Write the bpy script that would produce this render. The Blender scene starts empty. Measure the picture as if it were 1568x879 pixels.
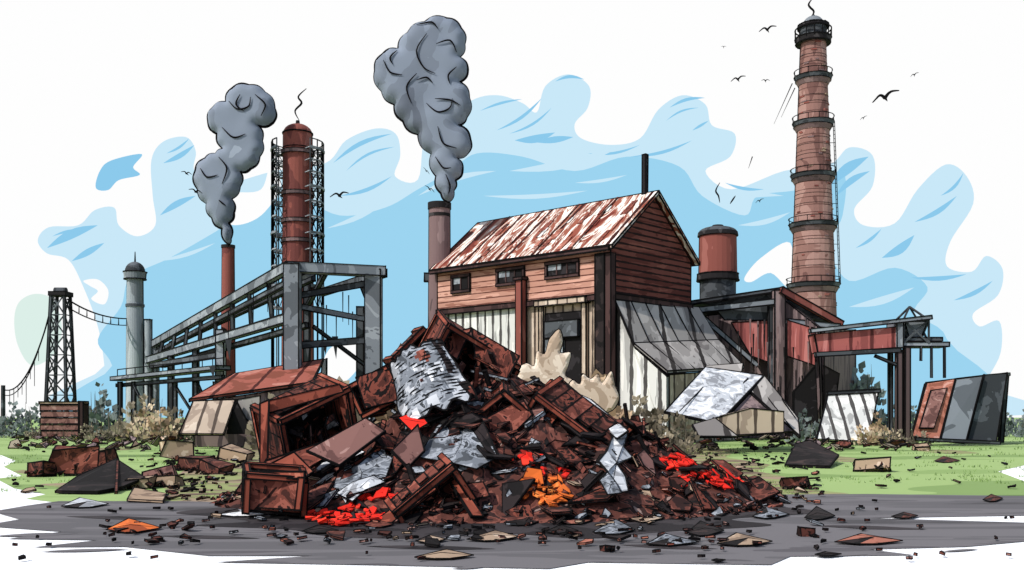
import bpy, math, random
from mathutils import Vector, Matrix, Euler, noise
from mathutils.geometry import delaunay_2d_cdt
random.seed(7)
R=random.random
def U(a,b): return random.uniform(a,b)
F=1524.0; H0=2.5; HY=630.0
def P(px,py,Y): return Vector(((px-784)*Y/F, Y, H0+(HY-py)*Y/F))
def G(px,py,z=0.0):
    Y=F*H0/(py-HY); return Vector(((px-784)*Y/F,Y,z))
sc=bpy.context.scene
cam=bpy.data.cameras.new("camera"); co=bpy.data.objects.new("camera",cam); sc.collection.objects.link(co)
co.location=(0,0,H0); co.rotation_euler=(math.radians(90),0,0)
cam.lens=35; cam.sensor_width=36; cam.shift_y=(HY-439.5)/1568; cam.clip_end=3000
sc.camera=co
sc.view_settings.view_transform='Standard'
w=bpy.data.worlds.new("World"); sc.world=w; w.use_nodes=True
nt=w.node_tree; bg=nt.nodes['Background']; sky=nt.nodes.new('ShaderNodeTexSky'); sky.sky_type='NISHITA'; sky.sun_disc=False
SE=math.radians(42); tow=Vector((-0.76,-0.65,0)).normalized()
sky.sun_elevation=SE; sky.sun_rotation=math.atan2(tow.x,tow.y)
nt.links.new(sky.outputs[0],bg.inputs[0]); bg.inputs[1].default_value=0.14
sd=bpy.data.lights.new("sun",'SUN'); sd.energy=3.9; sd.angle=math.radians(0.5); sd.color=(1,0.97,0.93)
so=bpy.data.objects.new("sun",sd); sc.collection.objects.link(so)
tv=Vector((tow.x*math.cos(SE),tow.y*math.cos(SE),math.sin(SE)))
so.rotation_euler=tv.to_track_quat('Z','Y').to_euler()

def lin(h,adj=True):
    h=h.lstrip('#'); c=[int(h[i:i+2],16)/255 for i in (0,2,4)]
    if adj:
        g=sum(c)/3; 
        k=.16 if max(c)-min(c)<.6 else .03
        c=[min(.985,(x+(g-x)*k)*1.04) for x in c]
    return tuple((x/12.92 if x<=0.04045 else ((x+0.055)/1.055)**2.4) for x in c)+(1,)
def mat(name,cols,scale=0.5,st=(1,1,1),lines=None,rough=0.85,emit=0,dist=0.6):
    m=bpy.data.materials.new(name); m.use_nodes=True; t=m.node_tree; n=t.nodes; l=t.links
    b=n['Principled BSDF']; b.inputs['Roughness'].default_value=rough
    b.inputs['Specular IOR Level'].default_value=0.15
    tc=n.new('ShaderNodeTexCoord'); mp=n.new('ShaderNodeMapping'); mp.inputs['Scale'].default_value=st
    l.new(tc.outputs['Object'],mp.inputs[0])
    if len(cols)==1:
        out=n.new('ShaderNodeRGB'); out.outputs[0].default_value=lin(cols[0][1]); out=out.outputs[0]
    else:
        nz=n.new('ShaderNodeTexNoise'); nz.inputs['Scale'].default_value=scale; nz.inputs['Detail'].default_value=3.5; nz.inputs['Distortion'].default_value=dist
        nz.inputs['Roughness'].default_value=0.55
        l.new(mp.outputs[0],nz.inputs['Vector'])
        r=n.new('ShaderNodeValToRGB'); r.color_ramp.interpolation='CONSTANT'
        e=r.color_ramp.elements
        while len(e)>1: e.remove(e[-1])
        e[0].position=0; e[0].color=lin(cols[0][1])
        for p,c in cols[1:]:
            x=e.new(p); x.color=lin(c)
        l.new(nz.outputs['Fac'],r.inputs[0]); out=r.outputs[0]
    if lines:
        d,s,wd,hx=lines
        wv=n.new('ShaderNodeTexWave'); wv.wave_type='BANDS'; wv.bands_direction=d; wv.inputs['Scale'].default_value=s
        wv.inputs['Distortion'].default_value=0.35; wv.inputs['Detail'].default_value=2; wv.inputs['Detail Scale'].default_value=0.4
        l.new(tc.outputs['Object'],wv.inputs[0])
        n2=n.new('ShaderNodeTexNoise'); n2.inputs['Scale'].default_value=0.9; n2.inputs['Detail'].default_value=2
        l.new(tc.outputs['Object'],n2.inputs['Vector'])
        ma=n.new('ShaderNodeMath'); ma.operation='MULTIPLY_ADD'; l.new(n2.outputs[0],ma.inputs[0]); ma.inputs[1].default_value=-wd*2.8; ma.inputs[2].default_value=wd*2.3
        lt=n.new('ShaderNodeMath'); lt.operation='LESS_THAN'; l.new(wv.outputs['Fac'],lt.inputs[0]); l.new(ma.outputs[0],lt.inputs[1])
        mx=n.new('ShaderNodeMix'); mx.data_type='RGBA'; l.new(lt.outputs[0],mx.inputs[0]); l.new(out,mx.inputs[6]); mx.inputs[7].default_value=lin(hx); out=mx.outputs[2]
    l.new(out,b.inputs['Base Color'])
    if emit:
        l.new(out,b.inputs['Emission Color']); b.inputs['Emission Strength'].default_value=emit
    return m
def emat(name,hx):
    m=bpy.data.materials.new(name); m.use_nodes=True; t=m.node_tree; t.nodes.remove(t.nodes['Principled BSDF'])
    e=t.nodes.new('ShaderNodeEmission'); e.inputs[0].default_value=lin(hx,False); t.links.new(e.outputs[0],t.nodes['Material Output'].inputs[0]); return m

INK=mat('ink',[(0,'#0c0a0b')],rough=1)
M={}
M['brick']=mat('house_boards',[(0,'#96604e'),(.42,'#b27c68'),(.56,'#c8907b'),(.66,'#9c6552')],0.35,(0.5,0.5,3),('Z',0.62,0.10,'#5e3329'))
M['bricks']=mat('house_boards_side',[(0,'#5c2922'),(.45,'#733a31'),(.6,'#84473a')],0.35,(0.5,0.5,3),('Z',0.62,0.26,'#22100e'))  # same boards as the front, with the gable's shade painted in as darker colour
M['roof']=mat('rusty_roof',[(0,'#6e2a20'),(.38,'#8a4230'),(.44,'#a98270'),(.47,'#e2d8cc'),(.52,'#bda392'),(.545,'#8e4a36'),(.61,'#cdbfb1'),(.64,'#70301f')],0.55,(1.15,0.24,0.24),('X',0.085,0.03,'#3a1410'),dist=1.4)
M['corrw']=mat('corrugated_white',[(0,'#9b9a96'),(.42,'#c6c5bf'),(.55,'#dcdad2')],0.5,(2,2,0.3),('X',0.33,0.2,'#4a4745'))
M['corrg']=mat('corrugated_grey',[(0,'#746e6a'),(.42,'#928c86'),(.52,'#aba49d'),(.62,'#807873')],0.4,(1,0.4,0.4),('X',0.1,0.04,'#35302e'))
M['beige']=mat('beige_wall',[(0,'#94806e'),(.45,'#b09b86'),(.6,'#c4b19c')],0.4,(1.5,1.5,0.5),('X',0.3,0.10,'#4e4138'))
M['dark']=mat('dark_interior',[(0,'#171415'),(.55,'#2b2729')],0.6)
M['darkb']=mat('dark_brown_wood',[(0,'#352423'),(.5,'#493230')],0.6,(1,1,.3))
M['steel']=mat('grey_steel',[(0,'#52575c'),(.42,'#70767c'),(.55,'#898f94'),(.64,'#5e6369')],0.35)
M['steeld']=mat('dark_steel',[(0,'#323538'),(.5,'#484c50'),(.62,'#5b6065')],0.4)
M['chim']=mat('chimney_brick',[(0,'#6a4740'),(.42,'#875f55'),(.55,'#9d756a'),(.66,'#775047')],0.3,(1,1,.5),('Z',0.35,0.03,'#54352f'))
M['chimred']=mat('red_stack',[(0,'#6a3530'),(.44,'#84443a'),(.58,'#9a584d')],0.3,(1,1,.3))
M['chimgr']=mat('brown_stack',[(0,'#574646'),(.45,'#745b5a'),(.6,'#886e6c')],0.3,(1,1,.3))
M['greyst']=mat('grey_stack',[(0,'#6d7478'),(.45,'#8b9397'),(.6,'#a3abae')],0.3,(1,1,.3))
M['black']=mat('blackened',[(0,'#201d1e'),(.6,'#3c3838')],0.7)
M['redroof']=mat('red_shed_roof',[(0,'#80402f'),(.45,'#9c5040'),(.6,'#b46f5e')],0.4,(1,1,1),('X',0.12,0.04,'#4a1c16'))
M['mauve']=mat('stained_wall',[(0,'#463a3b'),(.40,'#695757'),(.5,'#86706e'),(.64,'#54464a')],0.5,(2,2,.2))
M['redpanel']=mat('red_panel',[(0,'#8c4440'),(.47,'#a6544e'),(.58,'#c07069')],0.6,(2,2,.2),('X',0.18,0.07,'#5e2a28'))
M['smoke']=mat('smoke_grey',[(0,'#5a616d'),(.40,'#6b7481'),(.5,'#76808e'),(.66,'#8e98a6')],0.11,(1,1,1),dist=.8)
M['grass']=mat('grass_ground',[(0,'#5f7a3f'),(.38,'#7c9a51'),(.46,'#95b165'),(.6,'#85a357'),(.68,'#6f7d48')],0.07,(0.5,2.0,1),dist=.6)
M['dirt']=mat('dirt',[(0,'#5b4a3c'),(.38,'#7d6853'),(.46,'#8d9658'),(.56,'#9a8268'),(.64,'#6a5746')],0.35,(.6,1.6,1),dist=.8)
M['asph']=mat('asphalt',[(0,'#4b484a'),(.38,'#5d5a5c'),(.5,'#6b6769'),(.62,'#575356')],0.35,(0.3,2.2,1),dist=.4)
M['char']=mat('charred_ground_mat',[(0,'#262224'),(.5,'#3a3436')],0.5)  # near-black colour for the shade painted on the road
M['paper']=mat('pale_gravel',[(0,'#f8f8f7'),(.6,'#fdfdfd')],0.05)  # stands for blank white paper under the grass and road
M['rub']=mat('rubble',[(0,'#171112'),(.36,'#2f1d1b'),(.44,'#5c3128'),(.52,'#7e4639'),(.57,'#35211e'),(.66,'#8a7067')],0.9,dist=1.5)
M['r0']=mat('rust_a',[(0,'#42201a'),(.40,'#70362a'),(.52,'#924c3c'),(.60,'#2b1614')],1.3,dist=1.6)
M['r1']=mat('rust_b',[(0,'#23130f'),(.43,'#532a22'),(.54,'#763d31'),(.62,'#231412')],1.3,dist=1.6)
M['r2']=mat('rust_light',[(0,'#884c3a'),(.45,'#a9634f'),(.6,'#c08676')],0.9,dist=1.2)
M['rim']=mat('rust_rim',[(0,'#6f3022'),(.45,'#914330'),(.6,'#a95c45')],0.9,dist=1.2)
M['k']=mat('charred',[(0,'#151111'),(.5,'#282020'),(.62,'#43332f')],0.9)
M['g0']=mat('scrap_grey',[(0,'#43474c'),(.40,'#6b7077'),(.50,'#90959c'),(.58,'#33363a'),(.66,'#858b92')],1.5,dist=1.8)
M['g1']=mat('scrap_pale',[(0,'#85878b'),(.45,'#b4b7bb'),(.58,'#dadada')],1.2,dist=1.4)
M['tan']=mat('scrap_tan',[(0,'#826a56'),(.45,'#a3876d'),(.6,'#c4aa90')],0.9)
M['pink']=mat('scrap_mauve',[(0,'#5f3d38'),(.45,'#80564e'),(.6,'#9d756b')],1.2,dist=1.4)
M['red']=mat('ember_red',[(0,'#96180f'),(.42,'#d1261b'),(.6,'#ea3926')],0.9,emit=.08)
M['ora']=mat('ember_orange',[(0,'#9c4018'),(.45,'#cf6428'),(.6,'#e0823e')],0.9,emit=.05)
M['rhatch']=mat('rust_scratched',[(0,'#1e100e'),(.42,'#4e251d'),(.5,'#79392b'),(.58,'#150e0d')],0.8,(2.5,2.5,.6),dist=1.6)
M['canvas']=mat('beige_canvas',[(0,'#a48d75'),(.44,'#c0ab93'),(.55,'#d6c5ae'),(.66,'#b39c83')],0.8,dist=1.2)

class B:
    def __init__(s): s.v=[];s.f=[];s.m=[];s.mats=[]
    def mi(s,m):
        if m not in s.mats: s.mats.append(m)
        return s.mats.index(m)
    def raw(s,vs,fs,m):
        o=len(s.v); s.v+= [tuple(v) for v in vs]; k=s.mi(m)
        for f in fs: s.f.append([i+o for i in f]); s.m.append(k)
    def tube(s,a,b,r0,r1=None,m=None,n=4,ext=0.0):
        a=Vector(a);b=Vector(b); r1=r0 if r1 is None else r1; d=b-a
        if d.length<1e-6:return
        d.normalize(); a=a-d*ext; b=b+d*ext
        u=d.orthogonal().normalized(); w_=d.cross(u); vs=[]
        for c,r in((a,r0),(b,r1)):
            for i in range(n):
                t=2*math.pi*i/n; vs.append(c+(u*math.cos(t)+w_*math.sin(t))*r)
        fs=[[i,(i+1)%n,n+(i+1)%n,n+i] for i in range(n)]+[list(range(n))[::-1],list(range(n,2*n))]
        s.raw(vs,fs,m or INK)
    def add(s,vs,fs,m,ink=0,ang=28,fm=None):
        vs=[Vector(v) for v in vs]
        if fm:
            for f,mm in zip(fs,fm): s.raw([vs[i] for i in f],[list(range(len(f)))],mm)
        else: s.raw(vs,fs,m)
        if ink:
            E={}
            for f in fs:
                nn=Vector((0,0,0))
                for i in range(len(f)):
                    p,q=vs[f[i]],vs[f[(i+1)%len(f)]]; nn+=Vector(((p.y-q.y)*(p.z+q.z),(p.z-q.z)*(p.x+q.x),(p.x-q.x)*(p.y+q.y)))
                if nn.length>0: nn.normalize()
                for i in range(len(f)):
                    a,b=f[i],f[(i+1)%len(f)]; E.setdefault((min(a,b),max(a,b)),[]).append(nn)
            for (a,b),ns in E.items():
                if len(ns)<2 or ns[0].angle(ns[1],0)>math.radians(ang):
                    s.tube(vs[a],vs[b],ink*U(.6,1.3),ink*U(.6,1.3),INK,4,ink*.4)
    def box(s,c,sz,m,ink=0,rot=None,fm=None):
        c=Vector(c); hx,hy,hz=[q/2 for q in sz]; vs=[]
        for x,y,z in [(-1,-1,-1),(1,-1,-1),(1,1,-1),(-1,1,-1),(-1,-1,1),(1,-1,1),(1,1,1),(-1,1,1)]:
            v=Vector((x*hx,y*hy,z*hz)); 
            if rot is not None: v=rot@v
            vs.append(c+v)
        s.add(vs,[[3,2,1,0],[4,5,6,7],[0,1,5,4],[1,2,6,5],[2,3,7,6],[3,0,4,7]],m,ink)
    def bb(s,x0,x1,y0,y1,z0,z1,m,ink=0): s.box(((x0+x1)/2,(y0+y1)/2,(z0+z1)/2),(abs(x1-x0),abs(y1-y0),abs(z1-z0)),m,ink)
    def panel(s,pts,th,m,ink=0,d=None):
        pts=[Vector(p) for p in pts]
        if d is None:
            nn=Vector((0,0,0)); n=len(pts)
            for i in range(n): nn+=(pts[i]-pts[0]).cross(pts[(i+1)%n]-pts[0])
            nn.normalize()
            if nn.y<0: nn=-nn
            d=nn
        d=Vector(d).normalized()*th; n=len(pts)
        vs=pts+[p+d for p in pts]
        s.add(vs,[list(range(n))[::-1],list(range(n,2*n))]+[[i,(i+1)%n,n+(i+1)%n,n+i] for i in range(n)],m,ink)
    def beam(s,a,b,w_,h,m,ink=0):
        a=Vector(a);b=Vector(b);d=(b-a); L=d.length; d.normalize()
        up=Vector((0,0,1)) if abs(d.z)<.9 else Vector((0,1,0))
        x=d.cross(up).normalized(); z=x.cross(d)
        rot=Matrix((x,d,z)).transposed()
        s.box((a+b)/2,(w_,L,h),m,ink,rot)
    def cyl(s,a,b,r0,r1,m,ink=0,n=24,side=True,smooth=True):
        a=Vector(a);b=Vector(b);d=(b-a).normalized(); u=Vector((1,0,0)) if abs(d.x)<.9 else Vector((0,1,0))
        u=(u-d*u.dot(d)).normalized(); w_=d.cross(u); vs=[]
        for c,r in((a,r0),(b,r1)):
            for i in range(n):
                t=2*math.pi*i/n; vs.append(c+(u*math.cos(t)+w_*math.sin(t))*r)
        fs=[[i,(i+1)%n,n+(i+1)%n,n+i] for i in range(n)]+[list(range(n))[::-1],list(range(n,2*n))]
        s.add(vs,fs,m,ink)
        if ink and side:
            for sg in(1,-1): s.tube(a+u*r0*sg,b+u*r1*sg,ink,ink,INK)
    def dome(s,c,r,h,m,n=24,k=6):
        c=Vector(c); vs=[];fs=[]
        for j in range(k+1):
            t=math.pi/2*j/k
            for i in range(n):
                a=2*math.pi*i/n; vs.append(c+Vector((math.cos(a)*r*math.cos(t),math.sin(a)*r*math.cos(t),h*math.sin(t))))
        for j in range(k):
            for i in range(n): fs.append([j*n+i,j*n+(i+1)%n,(j+1)*n+(i+1)%n,(j+1)*n+i])
        s.raw(vs,fs,m)
    def ring(s,c,R_,r,m,n=24):
        c=Vector(c)
        pr=None
        for i in range(n+1):
            a=2*math.pi*i/n; p=c+Vector((math.cos(a)*R_,math.sin(a)*R_,0))
            if pr is not None: s.tube(pr,p,r,r,m)
            pr=p
    def poly(s,pts,rad,m=None,n=5):
        pts=[Vector(p) for p in pts]; k=len(pts)
        for i in range(k-1):
            def rr(j):
                t=j/(k-1); return rad*(0.25+0.75*math.sin(math.pi*min(max(t,0.04),.96)))
            s.tube(pts[i],pts[i+1],rr(i),rr(i+1),m or INK,n,rad*.2)
    def obj(s,name,parent=None,smooth=False):
        me=bpy.data.meshes.new(name); me.from_pydata(s.v,[],s.f)
        for m in s.mats: me.materials.append(m)
        me.polygons.foreach_set('material_index',s.m)
        if smooth: me.polygons.foreach_set('use_smooth',[True]*len(s.f))
        me.update(); o=bpy.data.objects.new(name,me); sc.collection.objects.link(o)
        if parent: o.parent=parent
        return o
def empty(name,loc=(0,0,0),rz=0):
    o=bpy.data.objects.new(name,None); sc.collection.objects.link(o); o.location=loc; o.rotation_euler=(0,0,rz); return o
def ik(Y,k=1.0): return 0.00074*Y*k

def cat(pts,n=6,closed=True):
    out=[];k=len(pts)
    for i in range(k if closed else k-1):
        g=lambda j: pts[j%k] if closed else pts[min(max(j,0),k-1)]
        p0,p1,p2,p3=g(i-1),g(i),g(i+1),g(i+2)
        for j in range(n):
            t=j/n
            out.append(tuple(0.5*((2*p1[a])+(-p0[a]+p2[a])*t+(2*p0[a]-5*p1[a]+4*p2[a]-p3[a])*t*t+(-p0[a]+3*p1[a]-3*p2[a]+p3[a])*t**3) for a in (0,1)))
    if not closed: out.append(tuple(pts[-1]))
    return out
def scallop(pts,k=.25,n=6):
    A=sum(pts[i][0]*pts[(i+1)%len(pts)][1]-pts[(i+1)%len(pts)][0]*pts[i][1] for i in range(len(pts)))
    sg=1 if A>0 else -1; out=[]
    for i in range(len(pts)):
        (x0,y0),(x1,y1)=pts[i],pts[(i+1)%len(pts)]
        nx,ny=(y1-y0)*sg,-(x1-x0)*sg
        for j in range(n):
            t=j/n; b=math.sin(math.pi*t)*k
            out.append((x0+(x1-x0)*t+nx*b,y0+(y1-y0)*t+ny*b))
    return out
def segd(p,poly):
    best=1e9
    for i in range(len(poly)):
        ax,ay=poly[i];bx,by=poly[(i+1)%len(poly)]
        dx,dy=bx-ax,by-ay; L=dx*dx+dy*dy
        t=0 if L==0 else max(0,min(1,((p[0]-ax)*dx+(p[1]-ay)*dy)/L))
        d=(p[0]-ax-dx*t)**2+(p[1]-ay-dy*t)**2
        if d<best:best=d
    return math.sqrt(best)
def pillow(b,poly,Y,step,m,depth,ink,nz=.12):
    xs=[p[0] for p in poly];ys=[p[1] for p in poly]
    vs=[Vector(p) for p in poly]; n=len(vs)
    def inside(p):
        c=False
        for i in range(n):
            a=poly[i];q=poly[(i+1)%n]
            if (a[1]>p[1])!=(q[1]>p[1]) and p[0]<(q[0]-a[0])*(p[1]-a[1])/(q[1]-a[1])+a[0]: c=not c
        return c
    y=min(ys);k=0
    while y<max(ys):
        x=min(xs)+(k%2)*step/2
        while x<max(xs):
            if inside((x,y)) and segd((x,y),poly)>step*.35: vs.append(Vector((x,y)))
            x+=step
        y+=step*.87;k+=1
    ov,oe,of,_,_,_=delaunay_2d_cdt(vs,[(i,(i+1)%n) for i in range(n)],[],1,1e-4)
    s=Y/F; fr=[];bk=[]
    for v in ov:
        d=segd((v.x,v.y),poly); h=depth*s*math.sqrt(max(0,1-(1-min(1,d/depth))**2)) if d>0.01 else 0
        if h>0: h*=1+nz*noise.noise(Vector((v.x,v.y,0))*0.03)
        p=P(v.x,v.y,Y); fr.append(p-Vector((0,h,0))); bk.append(p+Vector((0,h,0)))
    b.raw(fr,[list(f) for f in of],m); b.raw(bk,[list(f)[::-1] for f in of],m)
    if ink:
        q=[P(p[0],p[1],Y) for p in poly]
        for i in range(n):
            r=ink*(0.85+.45*math.sin(i*.22)); r2=ink*(0.85+.45*math.sin((i+1)*.22))
            b.tube(q[i],q[(i+1)%n],r,r2,INK,5,ink*.2)

# ---------------- SKY ----------------
SKY=empty('sky')
b=B(); b.raw([(-900,402,-10),(900,402,-10),(900,402,620),(-900,402,620)],[[0,1,2,3]],emat('sky_white','#fefefe')); b.obj('backdrop',SKY)
def sheet(name,polys,Y,hx):
    b=B(); m=emat(name+'_mat',hx)
    for p in polys:
        vs=[Vector(q) for q in p]; n=len(vs)
        ov,oe,of,_,_,_=delaunay_2d_cdt(vs,[(i,(i+1)%n) for i in range(n)],[],1,1e-4)
        b.raw([P(v.x,v.y,Y) for v in ov],[list(f) for f in of],m)
    return b.obj(name,SKY)
L=[(165,640),(160,560),(150,500),(128,440),(105,398),(72,388),(58,368),(75,348),(120,345),(145,322),(175,318),(182,345),(210,362),(238,345),(234,300),(232,245),(250,217),(285,210),(300,232),(298,262),(330,285),(420,262),(498,250),(530,215),(575,197),(606,205),(613,238),(605,270),(640,275),(655,200),(720,155),(762,146),(800,158),(822,172),(835,132),(870,114),(902,132),(900,165),(880,190),(890,212),(935,222),(980,212),(1008,168),(1045,146),(1080,160),(1090,192),(1125,205),(1118,240),(1080,262),(1120,290),(1200,262),(1270,252),(1300,226),(1336,238),(1336,285),(1308,320),(1322,345),(1370,342),(1405,290),(1448,252),(1480,270),(1490,312),(1455,370),(1450,408),(1488,416),(1510,392),(1535,412),(1528,452),(1490,480),(1500,500),(1530,492),(1532,540),(1508,590),(1500,640)]
sheet('light_cloud',[cat(L)],401,'#c9e8f8')
D=[(190,645),(172,560),(150,520),(185,470),(200,425),(260,395),(330,355),(390,318),(450,300),(520,330),(590,318),(640,290),(690,262),(730,235),(800,240),(880,262),(960,240),(1040,255),(1075,300),(1140,330),(1160,300),(1225,290),(1290,265),(1290,330),(1270,375),(1300,430),(1370,410),(1420,440),(1400,480),(1450,520),(1440,645)]
sheet('blue_sky_wash',[cat(D)],400.4,'#9cd4f0')
sm=[cat([(147,288),(153,262),(170,246),(217,236),(204,256),(214,268),(182,276),(166,291)])]
def lens(x0,y0,x1,y1,w,bend=0):
    dx,dy=x1-x0,y1-y0;L_=math.hypot(dx,dy);nx,ny=-dy/L_,dx/L_; a=[];c=[]
    for i in range(9):
        t=i/8; k=math.sin(math.pi*t); o=bend*k
        a.append((x0+dx*t+nx*(o+w*k*.5),y0+dy*t+ny*(o+w*k*.5))); c.append((x0+dx*t+nx*(o-w*k*.5),y0+dy*t+ny*(o-w*k*.5)))
    return a+c[-2:0:-1]
sm+=[lens(72,380,150,345,14,-4),lens(110,400,160,372,10),lens(250,250,298,222,8,3),lens(255,235,290,212,4,3),lens(245,330,300,300,10,-3),lens(788,215,850,203,12,4),lens(820,218,878,210,10),lens(760,200,830,150,5,6),lens(780,205,845,165,4,6),lens(850,125,895,122,5,-6),lens(1025,165,1080,150,5,-5),lens(1020,185,1070,165,3,-5),lens(965,240,1060,215,5,6),lens(900,235,980,222,4,6),lens(1350,395,1400,360,14,5),lens(1400,340,1465,300,8,5),lens(1270,285,1330,240,16,-5),lens(1280,300,1332,262,10,-5),lens(510,250,600,205,7,-8),lens(530,262,605,225,4,-8),lens(520,300,600,270,6,6),lens(1440,300,1475,265,5,5),lens(1395,425,1480,420,7,4),lens(1460,460,1520,430,7,4),lens(1060,200,1085,185,4),lens(735,170,800,152,4,-3),lens(1310,380,1350,350,5,3),lens(80,362,130,352,4,-3),lens(1110,280,1170,290,5,4)]
sheet('blue_streaks',sm,399.8,'#8ccaec')
sheet('pale_streaks',[lens(640,300,760,262,9,-8),lens(780,262,950,225,14,8),lens(300,345,420,300,10,6),lens(740,300,900,292,7,5),lens(1090,310,1200,300,9,-6),lens(1300,470,1400,440,12,5),lens(1300,520,1440,480,9,6),lens(500,350,600,300,8,6),lens(240,400,330,372,6,4),lens(880,280,960,268,5,3),lens(1130,345,1210,325,8,5)],399.2,'#c9e8f8')
sheet('white_gaps',[cat([(128,430),(150,428),(166,445),(160,466),(140,458),(150,446),(138,438)]),cat([(1140,425),(1165,395),(1210,372),(1210,440),(1180,418),(1150,432)]),cat([(330,300),(360,295),(400,290),(415,250),(430,285),(400,330),(360,345),(335,330)]),cat([(495,555),(510,530),(545,525),(550,560),(520,590),(500,580)])],398.6,'#fefefe')
sheet('pale_green_haze',[cat([(22,490),(30,462),(55,450),(82,460),(95,500),(85,540),(50,560),(28,530)])],401.4,'#dcefe8')

# ---------------- GROUND ----------------
b=B(); b.raw([(-900,-60,0),(900,-60,0),(900,402,0),(-900,402,0)],[[0,1,2,3]],M['paper']); b.obj('ground')
def gsheet(name,pts,z,m,ext=None):
    vs=[G(*p).xy for p in pts]+[Vector(e) for e in (ext or [])]; n=len(vs)
    ov,oe,of,_,_,_=delaunay_2d_cdt(vs,[(i,(i+1)%n) for i in range(n)],[],1,1e-5)
    b=B(); b.raw([(v.x,v.y,z) for v in ov],[list(f) for f in of],m); return b.obj(name)
gsheet('grass',[(-900,694),(-60,696),(2,697),(24,706),(6,715),(34,729),(-6,733),(22,748),(70,757),(40,764),(90,770),(280,774),(700,778),(1170,768),(1330,764),(1480,766),(1620,762),(1700,748),(1568,737),(1528,722),(1575,711),(1700,703),(2600,694)],0.006,M['grass'],[(700,400),(-700,400)])
gsheet('dirt_patch',[(240,742),(275,725),(310,704),(345,694),(400,684),(520,680),(900,678),(990,676),(1080,684),(1130,690),(1110,700),(1180,712),(1160,722),(1240,738),(1220,748),(1300,756),(1200,760),(1150,774),(700,782),(280,772),(220,768),(270,758)],0.010,M['dirt'])
for q in (lens(60,742,190,748,10),lens(1240,700,1330,706,8),lens(1400,690,1500,694,6),lens(120,690,240,684,6),lens(20,722,60,724,6)): gsheet('dirt_patch',q,0.010,M['dirt'])
gsheet('asphalt_road',[(-12,784),(40,775),(90,768),(280,768),(420,772),(700,770),(1170,758),(1330,757),(1568,760),(1720,766),(1640,786),(1568,790),(1330,794),(1568,801),(1660,812),(1568,830),(1480,838),(1330,842),(1400,851),(1210,853),(1180,866),(900,862),(840,872),(560,866),(330,862),(480,852),(320,852),(190,838),(50,839),(150,828),(12,826),(95,815),(-30,806),(30,796)],0.014,M['asph'])
for i,(a,c_,d_,e_,w_) in enumerate([(-10,822,120,818,5),(1240,852,1330,850,4),(60,846,200,842,4),(690,872,740,870,3),(1440,846,1500,842,3)]):
    gsheet('asphalt_patch',lens(a,c_,d_,e_,w_,0),0.018,M['asph'])
gsheet('charred_ground',cat([(270,786),(330,792),(380,800),(300,806),(440,812),(500,822),(640,826),(760,818),(900,826),(1010,816),(1180,806),(1120,796),(1250,786),(1180,776),(1000,764),(600,770),(380,776)]),0.022,M['char'])  # dark sheet painting the shade round the pile base
for q in (lens(560,838,760,842,6),lens(950,836,1100,842,6),lens(240,822,400,826,5),lens(1240,806,1420,812,5),lens(100,792,260,796,5)): gsheet('charred_ground',q,0.022,M['char'])  # loose strokes of the same painted shade

# ---------------- SMOKE ----------------
s2=[(688,310),(676,296),(668,270),(660,236),(640,206),(618,186),(604,160),(584,140),(574,108),(586,84),(610,76),(624,50),(650,34),(684,29),(706,44),(712,68),(704,88),(716,106),(704,126),(719,150),(715,180),(702,192),(720,214),(716,236),(700,242),(708,260),(697,276),(695,292)]
s1=[(351,375),(341,350),(325,334),(316,312),(303,290),(300,262),(314,243),(330,235),(342,228),(333,205),(319,186),(326,164),(346,156),(356,136),(382,131),(406,141),(421,166),(418,188),(395,192),(402,216),(398,240),(384,258),(368,263),(368,286),(355,305),(358,326),(350,342),(354,366)]
for nm,s_,Y,dp,cur in (('smoke_plume',s2,92,20,[[(655,60),(640,85),(650,110),(668,120)],[(640,120),(625,140),(632,165)],[(670,75),(690,70),(700,85)],[(640,45),(662,42),(672,52)],[(655,165),(672,178),(690,172),(694,158)],[(672,200),(680,225),(700,232)],[(590,100),(600,118),(618,122)],[(700,110),(688,122),(690,135)],[(668,245),(680,262),(692,262)],[(640,130),(655,126),(664,134)],[(668,158),(690,160),(706,168)],[(684,272),(690,288),(688,300)],[(610,84),(600,96),(604,106)]]),
                       ('smoke_plume',s1,103,15,[[(355,160),(368,172),(385,168),(388,154)],[(340,245),(352,262),(345,285)],[(312,262),(322,275),(338,272)],[(372,150),(366,165),(378,175)],[(395,150),(410,165),(404,182)],[(345,200),(362,215),(380,210)],[(340,310),(350,318)]])):
    b=B(); pl=scallop(cat(s_,1),.17,7); pillow(b,pl,Y,5,M['smoke'],dp,ik(Y,1.7))
    o=b.obj(nm,smooth=True)
    c=B()
    for q in cur:
        pts=[]
        for p in cat(q,5,False):
            d=segd(p,pl); h=dp*Y/F*math.sqrt(max(0,1-(1-min(1,d/dp))**2))*1.06
            pts.append(P(p[0],p[1],Y)-Vector((0,h+.05,0)))
        c.poly(pts,ik(Y,1.2))
    c.obj('curls',o)
def wisp(pts,Y,k=1.2):
    b=B(); b.poly([P(x,y,Y) for x,y in cat(pts,5,False)],ik(Y,k)); return b.obj('smoke_wisp')
wisp([(458,184),(452,170),(462,158),(457,148),(469,136)],105,1.5)
wisp([(1241,28),(1246,18),(1238,8),(1244,-2)],115,1.5)
wisp([(1102,310),(1100,300),(1096,292),(1102,280)],96); wisp([(1118,312),(1126,300)],96)
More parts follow.
